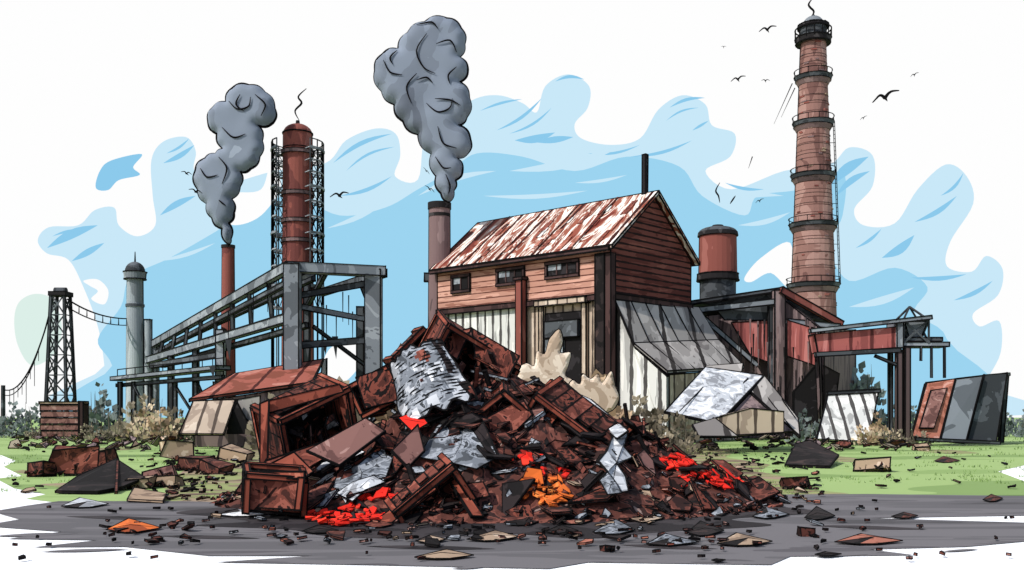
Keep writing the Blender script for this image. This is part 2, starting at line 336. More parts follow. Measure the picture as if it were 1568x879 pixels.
def bird(x,y,w_,Y=90,tilt=0):
    b=B(); h=w_*.28
    for sg in(-1,1):
        q=[(x,y),(x+sg*w_*.2,y-h*.55+sg*tilt*.3),(x+sg*w_*.5,y-h*.1*1+sg*tilt)]
        pts=[P(a,c,Y)+Vector((0,-abs(a-x)*.01,0)) for a,c in cat(q,5,False)]
        for i in range(len(pts)-1):
            t=i/len(pts); r=ik(Y,1.3*w_/24)*(1.25-t)
            b.tube(pts[i],pts[i+1],r,r*.85,INK,5,.02)
    c=P(x,y,Y); b.tube(c+Vector((-.05,-.1,0)),c+Vector((.16*w_/20,.25,-.12*w_/20)),ik(Y,1.5*w_/24),.01,INK,6)
    return b.obj('bird')
for a in [(1175,46,26,90,-4),(1130,122,22,90,-4),(1172,124,12),(1108,72,7),(1355,150,40,90,-9),(1400,115,12,90,-3),(520,300,28,90,-3),(300,294,20,90,3),(286,266,16,90,2),(658,290,14,90,5),(1322,181,10,90,-3),(653,262,9,90,5),(1163,308,12,90,-3)]: bird(*a)

# ---------------- CHIMNEYS ----------------
def stack(name,x,rt,rb,yt,yb,Y,m,bands=(),base=True):
    b=B(); X=(x-784)*Y/F; s=Y/F; top=P(x,yt,Y).z
    zb=P(x,yb,Y).z
    b.cyl((X,Y,0),(X,Y,top),(rb+(rb-rt)*(zb/(top-zb+1e-6)))*s if rb!=rt else rb*s,rt*s,m,ik(Y))
    return b,X,s,top
Y=115; b,X,s,top=stack('x',1245,19,34,62,470,Y,M['chim'])
def rad(y): return (19+15*(y-62)/(470-62))*s
for y in (120,190,270,345,437):
    z=P(0,y,Y).z; r=rad(y)
    b.cyl((X,Y,z-.35),(X,Y,z+.12),r+.4,r+.55,M['steeld'],ik(Y,.7))
    b.cyl((X,Y,z-.9),(X,Y,z-.35),r+.1,r+.4,M['chimgr'],0)
    b.ring((X,Y,z+.75),r+.55,.05,INK)
    for i in range(12):
        a=i*math.tau/12; b.tube((X+math.cos(a)*(r+.53),Y+math.sin(a)*(r+.53),z+.1),(X+math.cos(a)*(r+.53),Y+math.sin(a)*(r+.53),z+.75),.045,.045,INK)
for y in (88,100,150,160,215,225,240,300,315,370,390,410,450):
    b.ring((X,Y,P(0,y,Y).z),rad(y)+.01,.03,M['k'])
for i in range(70):
    y=U(70,470); a=-math.pi/2+U(-1.3,1.3); r=rad(y); z=P(0,y,Y).z; b.box((X+math.cos(a)*(r+.0),Y+math.sin(a)*(r+.0),z),(U(.3,.7),.12,.14),random.choice([M['chimgr'],M['chimred'],M['tan']]),0,Matrix.Rotation(a+math.pi/2,3,'Z'))
z=top
b.cyl((X,Y,z-.4),(X,Y,z+.2),26*s,27*s,M['black'],ik(Y)); b.ring((X,Y,z+1.2),27*s,.08,INK)
for i in range(14):
    a=i*math.tau/14; b.tube((X+math.cos(a)*27*s,Y+math.sin(a)*27*s,z),(X+math.cos(a)*27*s,Y+math.sin(a)*27*s,z+1.2),.07,.07,INK)
b.cyl((X,Y,z+.2),(X,Y,z+1.4),20*s,20*s,M['steeld'],ik(Y)); b.cyl((X,Y,z+1.4),(X,Y,z+1.7),23*s,23*s,M['black'],ik(Y))
b.dome((X,Y,z+1.7),16*s,1.1,M['steel']); b.cyl((X,Y,z+2.7),(X,Y,z+3.0),.35,.1,M['black'])
b.tube((X,Y,z+2.6),(X,Y,z+3.3),.06,.03)
for k in range(2):
    b.tube((X+(rad(437)+.4),Y-.9+.5*k,P(0,437,Y).z),(X+(rad(190)+.4),Y-.9+.5*k,P(0,190,Y).z),.05,.05)
for i in range(40):
    t=i/40; xx=X+(rad(437)+.4)*(1-t)+(rad(190)+.4)*t; zz=P(0,437,Y).z*(1-t)+P(0,190,Y).z*t
    b.tube((xx,Y-.9,zz),(xx,Y-.4,zz),.03,.03); 
    if i%5==0: b.tube((xx-.7,Y-.6,zz),(xx+.1,Y-.6,zz),.04,.04)
for q in ((1213,128,1185,190),(1217,135,1196,180),(1152,240,1146,258)): b.tube(P(*q[:2],Y),P(*q[2:],Y),.08,.02)
b.obj('tall_brick_chimney')
Y=106; b,X,s,top=stack('x',456,22,24,205,540,Y,M['chimred'])
b.dome((X,Y,top),22*s,15*s,M['chimred']); b.ring((X,Y,top),22.5*s,.1,INK); b.ring((X,Y,top-1.6),22.5*s,.06,INK)
b.tube((X,Y,top+.9),(X,Y,top+1.4),.25,.2,M['black'],8)
for y in (235,298,340,370,440): b.cyl((X,Y,P(0,y,Y).z-.2),(X,Y,P(0,y,Y).z+.2),25*s,25*s,M['chimgr'],ik(Y,.6))
o=b.obj('red_tower_stack')
b=B(); r=39*s; zz=[P(0,y,Y).z for y in (232,250,268,290,312,335,360,385,410,440,472)]
n=18
p=lambda a,z,q=r: (X+math.cos(a)*q,Y+math.sin(a)*q,z)
for i in range(n):
    a=(i+.5)*math.tau/n; a2=(i+1.5)*math.tau/n; am=(a+a2)/2
    if abs(math.cos(am))<.72: continue
    for q in (a,a2): b.tube(p(q,zz[0]+.9),p(q,0),.08,.08,M['steeld'])
    for k in range(len(zz)):
        b.tube(p(a,zz[k]),p(a2,zz[k]),.09 if k%3 else .18,.09 if k%3 else .18,M['steel'])
        b.tube(p(a,zz[k]),p(a,zz[k],24*s),.07,.07,M['steel'])
        if k<len(zz)-1: b.tube(p(a,zz[k]),p(a2,zz[k+1]),.05,.05,INK); b.tube(p(a2,zz[k]),p(a,zz[k+1]),.05,.05,INK)
    b.tube(p(a,zz[0]+.9),p(a2,zz[0]+.9),.07,.07,M['steeld'])
b.obj('scaffold',o)
Y=104; b,X,s,top=stack('x',349.5,9,10,377,500,Y,M['chimred']); b.cyl((X,Y,top-.2),(X,Y,top+.1),10.5*s,10.5*s,M['black'],0); b.obj('thin_red_chimney')
Y=95; b,X,s,top=stack('x',673,16,17,315,520,Y,M['chimgr']); b.cyl((X,Y,top-.35),(X,Y,top+.25),18*s,18*s,M['black'],0); b.cyl((X,Y,top-1.1),(X,Y,top-.8),17*s,17*s,M['black'],0)
b.box((X-19*s,Y,P(0,425,Y).z),(.5,.5,.8),M['steeld'],ik(Y))
b.obj('brown_chimney')
Y=112; b,X,s,top=stack('x',207,12,13,425,560,Y,M['greyst']); b.cyl((X,Y,top-.2),(X,Y,top+.6),16*s,17*s,M['greyst'],ik(Y)); b.dome((X,Y,top+.6),15*s,16*s,M['steeld']); b.tube((X,Y,top+1.6),(X,Y,top+2.9),.12,.05)
b.cyl((X+1.6,Y-.3,0),(X+1.6,Y-.3,P(0,490,Y).z),.4,.4,M['greyst'],ik(Y)); b.cyl((X,Y,P(0,470,Y).z),(X,Y,P(0,466,Y).z),14*s,14*s,M['steeld'],0); b.obj('grey_domed_chimney')
Y=98; X=(1099-784)*Y/F; s=Y/F; b=B()
z=lambda y:P(0,y,Y).z
b.cyl((X,Y,0),(X,Y,z(430)),27*s,27*s,M['steeld'],ik(Y)); b.cyl((X,Y,z(430)),(X,Y,z(420)),32*s,31*s,M['black'],ik(Y)); b.cyl((X,Y,z(420)),(X,Y,z(362)),29*s,28*s,M['chimred'],ik(Y))
b.cyl((X,Y,z(362)),(X,Y,z(356)),31*s,30*s,M['black'],0); b.dome((X,Y,z(356)),29*s,9*s,M['steeld']); b.cyl((X,Y,z(350)),(X,Y,z(345)),12*s,8*s,M['black'],0)
b.obj('red_storage_silo')

# ---------------- PYLON + CABLES ----------------
b=B(); Y=104; X=(93-784)*Y/F; s=Y/F; zt=P(0,452,Y).z
cs=[(-1,-1),(1,-1),(1,1),(-1,1)]
def pc(i,z):
    t=z/zt; q=(17-7*t)*s; return Vector((X+cs[i%4][0]*q,Y+cs[i%4][1]*q,z))
for i in range(4): b.beam(pc(i,0),pc(i,zt),.24,.24,M['steeld'],ik(Y,.4))
for k in range(7):
    z0=zt*k/7;z1=zt*(k+1)/7
    for i in (0,1,3):
        b.tube(pc(i,z0),pc(i+1,z1),.08,.08,M['steeld']); b.tube(pc(i+1,z0),pc(i,z1),.08,.08,M['steeld']); b.tube(pc(i,z1),pc(i+1,z1),.07,.07,M['steeld'])
b.box((X,Y,zt+.1),(26*s,26*s,.4),M['black'],ik(Y,.6)); b.cyl((X-.6,Y,zt+.4),(X+.6,Y,zt+.4),.4,.4,M['steeld'],0)
def cable(x0,y0,x1,y1,sag,Y0,Y1,r,bob=False):
    pr=None
    for i in range(17):
        t=i/16; p=P(x0+(x1-x0)*t,y0+(y1-y0)*t,Y0+(Y1-Y0)*t)-Vector((0,0,sag*4*t*(1-t)))
        if pr is not None: b.tube(pr,p,r,r)
        if bob and i%2: b.tube(p,p-Vector((0,0,.7)),.04,.07)
        pr=p
cable(83,455,4,596,3.0,104,104,.08); cable(80,462,4,604,3.0,104,103,.06)
for i in range(8):
    t=.3+i*.08; pp=P(83+(4-83)*t,455+(141)*t,104)-Vector((0,0,12*t*(1-t))); b.tube(pp,Vector((pp.x,pp.y,pp.z-U(1,3))),.04,.03)
cable(103,458,200,488,.6,104,112,.09,True); cable(103,470,200,498,.6,104,112,.07)
b.tube(P(5,590,104),P(5,668,104),.22,.25,M['steeld'],6)
b.obj('cable_pylon')

# ---------------- GANTRY ----------------
b=B(); S=M['steel'];SD=M['steeld']
def pb(a,c,w_,h,m=S,k=1): b.beam(P(*a),P(*c),w_,h,m,ik((a[2]+c[2])/2,k))
def post(x,yt,Y,w_,m=S): 
    p=P(x,yt,Y); b.beam(p,(p.x,p.y,0),w_,w_,m,ik(Y))
pb((443,408,76),(235,527,112),.5,.75); pb((443,432,76),(240,540,112),.35,.4,SD); pb((452,484,77),(225,552,112),.5,.7); 
pb((480,425,82),(262,527,116),.35,.5,SD); pb((470,498,80),(250,560,110),.35,.4,SD)
for t in [i/9 for i in range(1,9)]:
    a=P(443,408,76).lerp(P(235,527,112),t); c=P(452,484,77).lerp(P(225,552,112),t); b.beam(a,c,.28,.28,SD,ik(90,.5))
post(448,405,76,1.15); post(572,414,79,1.25); post(552,470,86,.6,SD); post(338,505,92,.75); post(470,430,88,.5,SD)
post(300,535,98,.5,SD); post(262,545,104,.5,SD); post(238,530,112,.6)
pb((438,409,76),(588,416,79),1.0,.75); pb((588,418,79),(492,448,95),.5,.6,SD); pb((445,455,77),(575,432,79),.25,.45,SD); pb((565,490,80),(462,470,78),.25,.4)
pb((450,430,76),(492,412,80),.3,.4); pb((552,432,79),(575,490,79),.3,.4,SD); pb((500,415,78),(470,470,88),.3,.35,SD)
pb((445,530,77),(572,520,79),.4,.5,SD); pb((480,500,80),(560,560,82),.2,.25,SD)
pb((180,580,100),(342,563,90),1.6,.35); pb((180,590,100),(342,577,90),.3,.3,SD); pb((232,560,105),(342,542,92),.4,.5,SD)
for x,Y in ((184,99),(205,98),(230,97),(268,95),(300,93),(330,91)): post(x,585,Y,.32,SD)
for x0,y0,x1,y1 in ((205,590,230,640),(268,590,300,640),(300,580,330,650)): pb((x0,y0,95),(x1,y1,94),.15,.15,SD,.6)
for x,y in ((500,490),(515,505),(525,470),(388,470),(410,455),(540,500),(350,500),(534,475)):
    p_=P(x,y,80); b.tube(p_+Vector((0,0,1.2)),p_-Vector((0,0,1.2)),.06,.03)
for i in range(12):
    a=P(180,566,100).lerp(P(342,548,90),i/11); b.tube(a-Vector((0,0,.9)),a,.05,.05)
b.tube(P(180,566,100),P(342,548,90),.06,.06)
for x,y,h_ in ((492,520,1.2),(508,515,1.8),(556,480,2.2),(465,520,1.5),(320,560,1),(345,520,1.6)):
    q=P(x,y,78.5); b.panel([q,q+Vector((.5,0,0)),q+Vector((.35,0,-h_)),q+Vector((.2,0,-h_*.6))],.05,SD,0)
b.obj('steel_conveyor_gantry')

# ---------------- HOUSE ----------------
ang=math.atan2(-.673,.738)
HS=empty('boarded_factory_house',(7.93,80,0),ang); I=ik(84)
def fp(px,py):
    d=px-784; u=(12085-80*d)/(1124.7+.673*d); Y=80+.673*u; return -u,H0+(HY-py)*Y/F
zb=11.9; ze=15.9; zr=20.8; W=11.9; LX=-20.2
b=B()
pent=[(0,zb),(W,zb),(W,ze),(W/2,zr),(0,ze)]
vs=[(LX,y,z) for y,z in pent]+[(0,y,z) for y,z in pent]
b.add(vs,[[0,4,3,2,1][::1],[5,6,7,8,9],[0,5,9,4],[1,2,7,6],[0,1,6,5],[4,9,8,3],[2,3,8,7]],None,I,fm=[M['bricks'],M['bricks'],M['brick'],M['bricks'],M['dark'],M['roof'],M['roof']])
x8=fp(803,500)[0]; x9=fp(910,500)[0]
b.bb(LX+.15,x8,.3,.6,0,zb,M['corrw'],I); b.bb(x8+.01,x9,.35,.6,0,zb,M['beige'],I); b.bb(x9+.01,-.3,.4,.6,0,zb,M['darkb'],I)
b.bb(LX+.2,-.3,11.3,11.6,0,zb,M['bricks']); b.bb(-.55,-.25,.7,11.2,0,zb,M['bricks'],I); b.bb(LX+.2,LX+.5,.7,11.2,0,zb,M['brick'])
b.bb(LX-.05,.05,-.15,.05,zb-.35,zb+.12,M['darkb'],I); b.bb(.03,.2,-.1,W,zb-.35,zb+.1,M['darkb'],I)
b.obj('walls',HS)
b=B()
def slab(y0,z0,y1,z1,th,m):
    vs=[(x,y,z) for x in(LX-.5,.6) for y,z in((y0,z0),(y1,z1),(y1,z1+th),(y0,z0+th))]
    b.add(vs,[[0,1,2,3][::-1],[4,5,6,7],[0,4,5,1][::-1],[3,2,6,7][::-1],[0,3,7,4],[1,5,6,2]],m,I*1.2)
slab(-.6,ze-.42,W/2,zr+.03,.3,M['roof']); slab(W/2+.01,zr+.03,W+.5,ze-.36,.3,M['roof'])
for q in (.2,.4,.6,.8): 
    xx=LX-.5+21.3*q; b.beam((xx,-.62,ze-.08),(xx,W/2,zr+.36),.16,.14,M['r1'],0)
for i in range(26):
    xx=U(LX,0.2); t=U(.02,.8); L_=U(.1,.3); y0=-.6+t*(W/2+.6); y1=min(W/2-.1,y0+L_*(W/2+.6)); zf=lambda y: ze-.42+(y+.6)/(W/2+.6)*(zr+.45-ze)+.32
    ww=U(.25,.8); b.panel([(xx,y0,zf(y0)),(xx+ww,y0,zf(y0)+.03),(xx+ww*.9,y1,zf(y1)+.03),(xx+.1,y1,zf(y1))],.04,random.choice([M['r0'],M['corrw'],M['roof'],M['r2']]),0,d=(0,-.6,.8))
b.box((-.2-0.6,W/2,zr+1.9),(.35,.35,3.4),M['black'],I)
b.box((LX/2,-.68,ze-.38),(20.9,.22,.28),M['darkb'],I)
b.obj('roof',HS)
b=B()
for (x0,x1,y0,y1,nm) in ((694,720,421,448,1),(763,803,411,436,2),(838,886,401,424,2)):
    a,z1=fp(x0,y0); c,z0=fp(x1,y1); zc=(fp((x0+x1)/2,(y0+y1)/2)[1]); hh=(y1-y0)/2*90/F*.88; z0,z1=zc-hh,zc+hh
    b.bb(a,c,-.06,-.02,z0,z1,M['dark'],0)
    for q in (z0,z1): b.bb(a-.12,c+.12,-.2,-.065,q-.13,q+.13,M['darkb'],I*.7)
    for q in (a,c): b.bb(q-.12,q+.12,-.19,-.067,z0+.13,z1-.13,M['darkb'],I*.7)
    for k in range(1,nm+1): q=a+(c-a)*k/(nm+1); b.bb(q-.06,q+.06,-.15,-.07,z0+.13,z1-.13,M['darkb'],0)
    b.bb(a+.2,(a+c)/2-.1,-.1,-.062,(z0+z1)/2,z1-.15,M['steel'],0)
b.obj('windows',HS)
b=B()
a=fp(832,500)[0];c=fp(890,500)[0]; zt=fp(860,478)[1]
b.bb(a,c,.22,.34,0,zt,M['dark'],I); b.bb(a-.5,a-.02,.0,.33,0,zt+.6,M['beige'],I); b.bb(c+.02,c+.5,.0,.33,0,zt+.6,M['beige'],I)
b.bb(a-.7,c+.7,-.4,.32,zt+.02+.6,zt+1.1,M['beige'],I); b.bb(a+.2,c-.3,-.1,.2,zt-2.1,zt-.7,M['steeld'],I); b.bb(a+.2,a+1.4,-.05,.2,0,zt-2.2,M['steel'],I)
b.bb(a+1.6,a+2.2,-.0,.2,0,zt-2.3,M['greyst'],I)
b.obj('door',HS)
b=B()
xc=fp(803,430)[0]; b.bb(xc-.35,xc+.35,-.75,-.17,0,fp(803,430)[1],M['chimred'],I); b.bb(xc-.5,xc+.5,-.9,-.16,fp(803,430)[1],fp(803,430)[1]+.25,M['darkb'],I)
b.bb(-1.2,-.3,-.5,.25,0,ze-.7,M['k'],I); b.bb(-.28,.3,-.4,.25,0,ze-.7,M['darkb'],I); b.bb(LX-.1,LX+.3,-.3,.0,0,zb-.4,M['darkb'],I)
b.obj('columns',HS)
b=B(); I2=ik(80)
A=[P(942,459,80.2),P(970,525,78.3),P(1022,568,76)]; C=[P(1070,470,89.6),P(1100,520,88),P(1139,560,86)]
for i in range(2): b.panel([A[i],C[i],C[i+1],A[i+1]],.2,M['corrg'],I2*1.1,d=(0,.1,-1))
for t in (.17,.33,.5,.67,.84):
    for i in range(2): b.tube(A[i].lerp(C[i],t)+Vector((0,0,.03)),A[i+1].lerp(C[i+1],t)+Vector((0,0,.03)),.07,.05)
gp=lambda p:Vector((p.x,p.y,0))
b.panel([A[0]+Vector((0.15,.3,-.4)),A[1]+Vector((0.15,.3,-.4)),A[2]+Vector((0,.3,-.4)),gp(A[2])+Vector((0,.3,0)),gp(A[0])+Vector((0.15,.3,0))],.2,M['corrw'],I2)
b.panel([A[2]+Vector((.2,.4,-.3)),C[2]+Vector((-.3,.4,-.3)),gp(C[2])+Vector((-.3,.4,0)),gp(A[2])+Vector((.2,.4,0))],.2,M['beige'],I2)
b.obj('lean_to_shed')

# ---------------- RIGHT BUILDING ----------------
b=B(); I3=ik(90)
b.panel([P(1070,485,94),P(1190,470,92),gp(P(1190,668,92)),gp(P(1070,668,94))],.3,M['mauve'],I3)
b.panel([P(1192,452,91.5),P(1252,500,88),P(1256,600,88),gp(P(1256,600,88)),gp(P(1192,452,91.5))],.3,M['mauve'],I3)
b.panel([P(1262,505,88.5),P(1310,505,96),gp(P(1310,505,96)),gp(P(1262,505,88.5))],.3,M['mauve'],I3)
b.panel([P(1050,462,93),P(1197,440,91),P(1290,495,92),P(1262,500,96),P(1195,452,97),P(1060,470,99)],.35,M['steeld'],I3*1.4,d=(0,0,-1))
b.panel([P(1096,474,91.2),P(1180,466,91.2),P(1180,490,91.2),P(1110,490,91.2)],.15,M['steeld'],I3)
b.panel([P(1120,494,91),P(1181,490,91),P(1181,556,91),P(1150,545,91)],.15,M['redpanel'],I3)
b.panel([P(1205,490,87.6),P(1248,503,87.2),P(1248,560,87.2),P(1205,545,87.6)],.15,M['redpanel'],I3)
b.beam(P(1062,476,91),P(1188,462,90),.5,.5,M['steel'],I3); b.beam(P(1075,485,91),P(1160,560,90.5),.4,.4,M['steel'],I3)
b.beam(P(1192,445,90),gp(P(1192,445,90)),.95,.95,M['mauve'],I3); b.beam(P(1180,462,90.3),gp(P(1180,462,90.3)),.4,.4,M['steeld'],I3)
b.beam(P(1195,444,89.5),P(1288,497,91),.5,.6,M['chimred'],I3); b.beam(P(1205,492,89),P(1285,500,90),.4,.45,M['steel'],I3)
b.panel([P(1215,600,86),P(1248,560,86),gp(P(1254,675,86)),gp(P(1215,675,86))],.3,M['dark'],I3)
b.panel([P(1262,560,86.5),P(1285,572,86.5),P(1280,610,86.5),gp(P(1262,675,86.5))],.2,M['dark'],I3)
for i in range(30):
    x=U(1130,1250); p_=P(x,U(480,600),86.9); b.tube(p_,p_-Vector((0,0,U(1,3))),.09,.02,random.choice([M['dark'],M['chimgr']]))
b.obj('stained_factory_building')
b=B(); Y=82; I4=ik(Y)
b.panel([P(1247,512,Y),P(1378,500,Y),P(1374,532,Y),P(1252,540,Y)],1.6,M['redpanel'],I4*1.2,d=(0,1,0))
b.beam(P(1240,507,Y-.2),P(1425,486,Y-.2),.5,.3,M['steel'],I4); b.beam(P(1248,543,Y-.1),P(1378,536,Y-.1),.4,.35,M['steeld'],I4)
b.box(P(1376,512,Y)+Vector((0,.8,0)),(.5,2.2,2.2),M['steel'],I4)
b.box(P(1416,527,Y)+Vector((0,1,0)),(75*Y/F,2,.35),M['steel'],I4*1.2); b.box(P(1415,519,Y)+Vector((0,1,0)),(60*Y/F,1.6,.3),M['steeld'],I4)
for x,yt,k in ((1376,536,1),(1388,532,1)): 
    p_=P(x,yt,Y); b.beam(p_,gp(p_),.42,.5,M['chimgr'],I4); p_=p_+Vector((0,1.8,0)); b.beam(p_,gp(p_),.3,.3,M['steeld'],I4)
b.beam(P(1340,545,Y),P(1376,560,Y),.2,.2,M['steeld'],I4)
for x in (1410,1426,1446): p_=P(x,530,Y); b.beam(p_,p_-Vector((0,0,2.6 if x!=1410 else 1.2)),.14,.14,M['steeld'],I4*.6)
q=[P(1383,490,Y),P(1422,490,Y),P(1422,490,Y)+Vector((0,2,0)),P(1383,490,Y)+Vector((0,2,0))]; ap=P(1400,468,Y)+Vector((0,1,0))
q2=[v+Vector((0,0,-1.9)) for v in q]
for i in range(4):
    for a,c in ((q[i],q[(i+1)%4]),(q[i],ap),(q[i],q2[i]),(q2[i],q[(i+1)%4]),(q2[(i+1)%4],q[i])): b.tube(a,c,.1,.1,M['steeld'])
b.panel([P(1385,492,Y+.5),P(1420,492,Y+.5),P(1410,518,Y+.5),P(1393,518,Y+.5)],1,M['steel'],I4)
b.obj('loading_conveyor')

# ---------------- SMALL SHED LEFT ----------------
b=B(); I5=ik(70)
r_=[P(358,572,76),P(495,550,78),P(478,585,71),P(290,611,69)]
b.panel(r_,.18,M['redroof'],I5*1.3,d=(0,.1,-1)); b.panel([r_[3]+Vector((.2,.4,-.25)),r_[2]+Vector((-.3,.4,-.25)),gp(r_[2])+Vector((-.3,.4,0)),gp(r_[3])+Vector((.2,.4,0))],.2,M['mauve'],I5)
b.panel([P(296,614,68.5),P(360,612,68),P(342,664,66),P(274,664,66)],.15,M['beige'],I5); b.panel([P(362,612,68),P(398,606,68),P(398,655,68),P(375,640,68)],.15,M['corrg'],I5)
b.panel([P(352,640,67.5),P(362,615,67.5),P(388,664,67.5),P(348,664,67.5)],.15,M['dark'],I5)
b.panel([P(494,552,78),P(500,549,78),P(500,585,78),P(490,590,78)],.3,M['corrw'],I5)
b.obj('red_roof_shed')
b=B(); Y=90
for k in range(5): b.box(P(98,666-k*10,Y)+Vector((U(-.1,.1),0,.1)),(64*Y/F,.8,.5),M['pink'],ik(Y,.8))
b.box(P(98,617,Y),(68*Y/F,1,.2),M['tan'],ik(Y)); b.box(P(128,640,Y),(.4,1.1,3.0),M['darkb'],ik(Y))
b.obj('low_brick_wall')

b=B(); I6=ik(66)
b.panel([P(1018,630,62),P(1080,562,66),P(1170,575,66),P(1100,648,60)],.12,M['g1'],I6*1.3); b.panel([P(1170,575,66),P(1222,640,62),P(1225,668,60),P(1150,600,64)],.12,M['corrg'],I6*1.2)
b.panel([P(1105,648,60.5),P(1160,590,65),P(1215,660,60.5),P(1110,668,60.5)],.1,M['mauve'],I6); b.panel([P(1095,640,60),P(1150,625,60),P(1200,630,60),P(1200,662,60),P(1095,668,60)],.8,M['beige'],I6)
b.panel([P(1080,560,67),P(1138,556,67),P(1135,572,66),P(1085,570,66)],.2,M['corrg'],I6)
b.panel([P(1060,650,59),P(1095,640,59.5),P(1130,668,58),P(1070,668,58)],.1,M['corrg'],I6)
for x0,y0,x1,y1 in ((1095,575,1040,630),(1120,578,1065,636),(1145,580,1088,640),(1185,595,1218,640)): b.tube(P(x0,y0,65.3),P(x1,y1,61.2),.07,.03)
b.obj('collapsed_sheet_roof')
b=B(); Y=74
b.panel([P(1268,604,76),P(1345,600,76),P(1330,676,73),P(1250,672,73)],.2,M['corrw'],ik(Y,1.3)); b.beam(P(1266,602,76),P(1347,598,76),.3,.25,M['steeld'],ik(Y)); b.beam(P(1300,606,76.3),gp(P(1300,606,78)),.2,.2,M['darkb'],ik(Y))
b.obj('leaning_corrugated_sheet')
b=B()
b.panel([P(1418,586,74),P(1462,580,74),P(1438,674,72),P(1396,668,72)],.25,M['r2'],ik(Y,1.3)); b.panel([P(1425,598,73.6),P(1450,594,73.6),P(1430,655,72),P(1408,655,72)],.1,M['pink'],ik(Y))
b.panel([P(1464,580,74),P(1505,575,74),P(1478,677,72),P(1440,674,72)],.25,M['steel'],ik(Y,1.3)); b.panel([P(1507,574,74.5),P(1542,571,75),P(1525,677,73),P(1480,677,72.5)],.25,M['steeld'],ik(Y,1.3))
b.panel([P(1418,586,74),P(1542,571,75),P(1546,571,79),P(1440,584,79)],.2,M['steel'],ik(Y,1.2),d=(0,0,-1))
b.beam(P(1540,575,79),gp(P(1532,676,79)),.3,.3,M['steeld'],ik(Y)); b.beam(P(1440,590,79),gp(P(1425,676,79)),.3,.3,M['steeld'],ik(Y))
b.beam(P(1400,672,71.8),P(1530,678,72),.3,.2,M['steeld'],ik(Y))
b.obj('dismantled_container')

# ---------------- BUSHES ----------------
BM={'tan':[mat('dry_leaf_a',[(0,'#bfa17f')]),mat('dry_leaf_b',[(0,'#a08364')]),mat('dry_leaf_c',[(0,'#d3bb9b')]),mat('dry_leaf_d',[(0,'#75604b')])],
    'grey':[mat('grey_leaf_a',[(0,'#66716f')]),mat('grey_leaf_b',[(0,'#7b8684')]),mat('grey_leaf_c',[(0,'#515b5a')])],
    'olive':[mat('olive_leaf_a',[(0,'#7d725f')]),mat('olive_leaf_b',[(0,'#9a8c74')]),mat('olive_leaf_c',[(0,'#5f5647')])],
    'green':[mat('blade_a',[(0,'#6f8b45')]),mat('blade_b',[(0,'#86a358')]),mat('blade_c',[(0,'#536b36')])]}
def bush(name,x0,x1,yt,Y,pal,dens=1.0):
    b=B(); s=Y/F; w_=(x1-x0)*s; h=P(0,yt,Y).z; cx=P((x0+x1)/2,0,Y).x
    nl=max(5,int(w_/h*6)); lobes=[((i+.5)/nl-.5+U(-.05,.05),U(.35,.95)) for i in range(nl)]; lobes[nl//2]=(U(-.15,.15),1.0)
    n=int(300*dens*max(1,w_/h)); ms=BM[pal]; sd0=U(0,99)
    for i in range(n):
        lx,lh=random.choice(lobes); a=U(0,math.tau); rr=math.sqrt(R()); t=R()**1.15
        wid=w_/nl*1.15*(1-t*.6)+.15*h*(1-t)
        lean=noise.noise(Vector((lx*9,sd0,0)))*.25*h*t
        p_=Vector((cx+lx*w_+lean+math.cos(a)*rr*wid,Y+math.sin(a)*rr*min(wid,1.6),lh*h*t*.88))
        d=Vector((math.cos(a)*.9*rr+U(-.3,.3),math.sin(a)*.5*rr,U(.3,1.2))).normalized(); L_=h*U(.06,.15)
        sdv=d.cross(Vector((U(-.4,.4),1,U(-.4,.4)))).normalized()*L_*U(.25,.5)
        k=noise.noise(Vector((p_.x*1.6/h*2,p_.z*2.2/h*2,sd0)))
        m=ms[2] if k>.12 else ms[0] if k>-.15 else ms[-1] if len(ms)>3 and k<-.3 else ms[1]
        b.raw([p_-sdv*.3,p_+d*L_*.4-sdv,p_+d*L_,p_+d*L_*.45+sdv,p_+sdv*.3],[[0,1,2,3,4]],m)
    for i in range(int(5*max(1,w_/h))):
        x=cx+U(-.45,.45)*w_; q0=Vector((x,Y-U(0,1),0)); b.tube(q0,q0+Vector((U(-.5,.5),0,h*U(.5,.95))),.03*h/2,.01,BM['olive'][2])
    return b.obj(name)
bush('dry_bush',180,264,600,88,'olive'); bush('dry_bush',200,262,610,84,'tan',.8)
bush('grey_shrubs',-14,62,612,98,'grey',1.2); bush('grey_shrubs',128,176,580,96,'grey',1); bush('grey_shrubs',-60,6,625,94,'grey')
bush('grey_shrubs',1288,1342,548,95,'grey',1.2); bush('grey_shrubs',1525,1600,622,98,'grey',1.2); bush('grey_shrubs',1340,1400,615,97,'grey',1.2); bush('grey_shrubs',1560,1660,640,95,'grey',1)
bush('dry_bush',588,632,512,62,'tan',1.1); bush('dry_bush',500,552,575,58,'olive',1)
bush('dry_bush',948,1018,600,66,'olive',1.4); bush('dry_bush',872,948,566,50,'tan',1.8); bush('dry_bush',1010,1060,628,58,'olive',1)
bush('dry_bush',1315,1370,628,72,'tan',.9); bush('dry_bush',1215,1262,625,80,'grey',.8); bush('dry_bush',395,440,600,64,'olive',.8)
bush('dry_bush',40,135,650,90,'olive',.9); bush('dry_bush',255,295,620,86,'olive',.7); bush('distant_shrubs',172,700,640,130,'grey',.35); bush('distant_shrubs',1040,1560,640,128,'grey',.35)
bush('dry_bush',130,215,645,84,'olive',.8); bush('dry_bush',940,1020,655,50,'tan',.7); bush('dry_bush',1335,1420,655,72,'olive',.7)
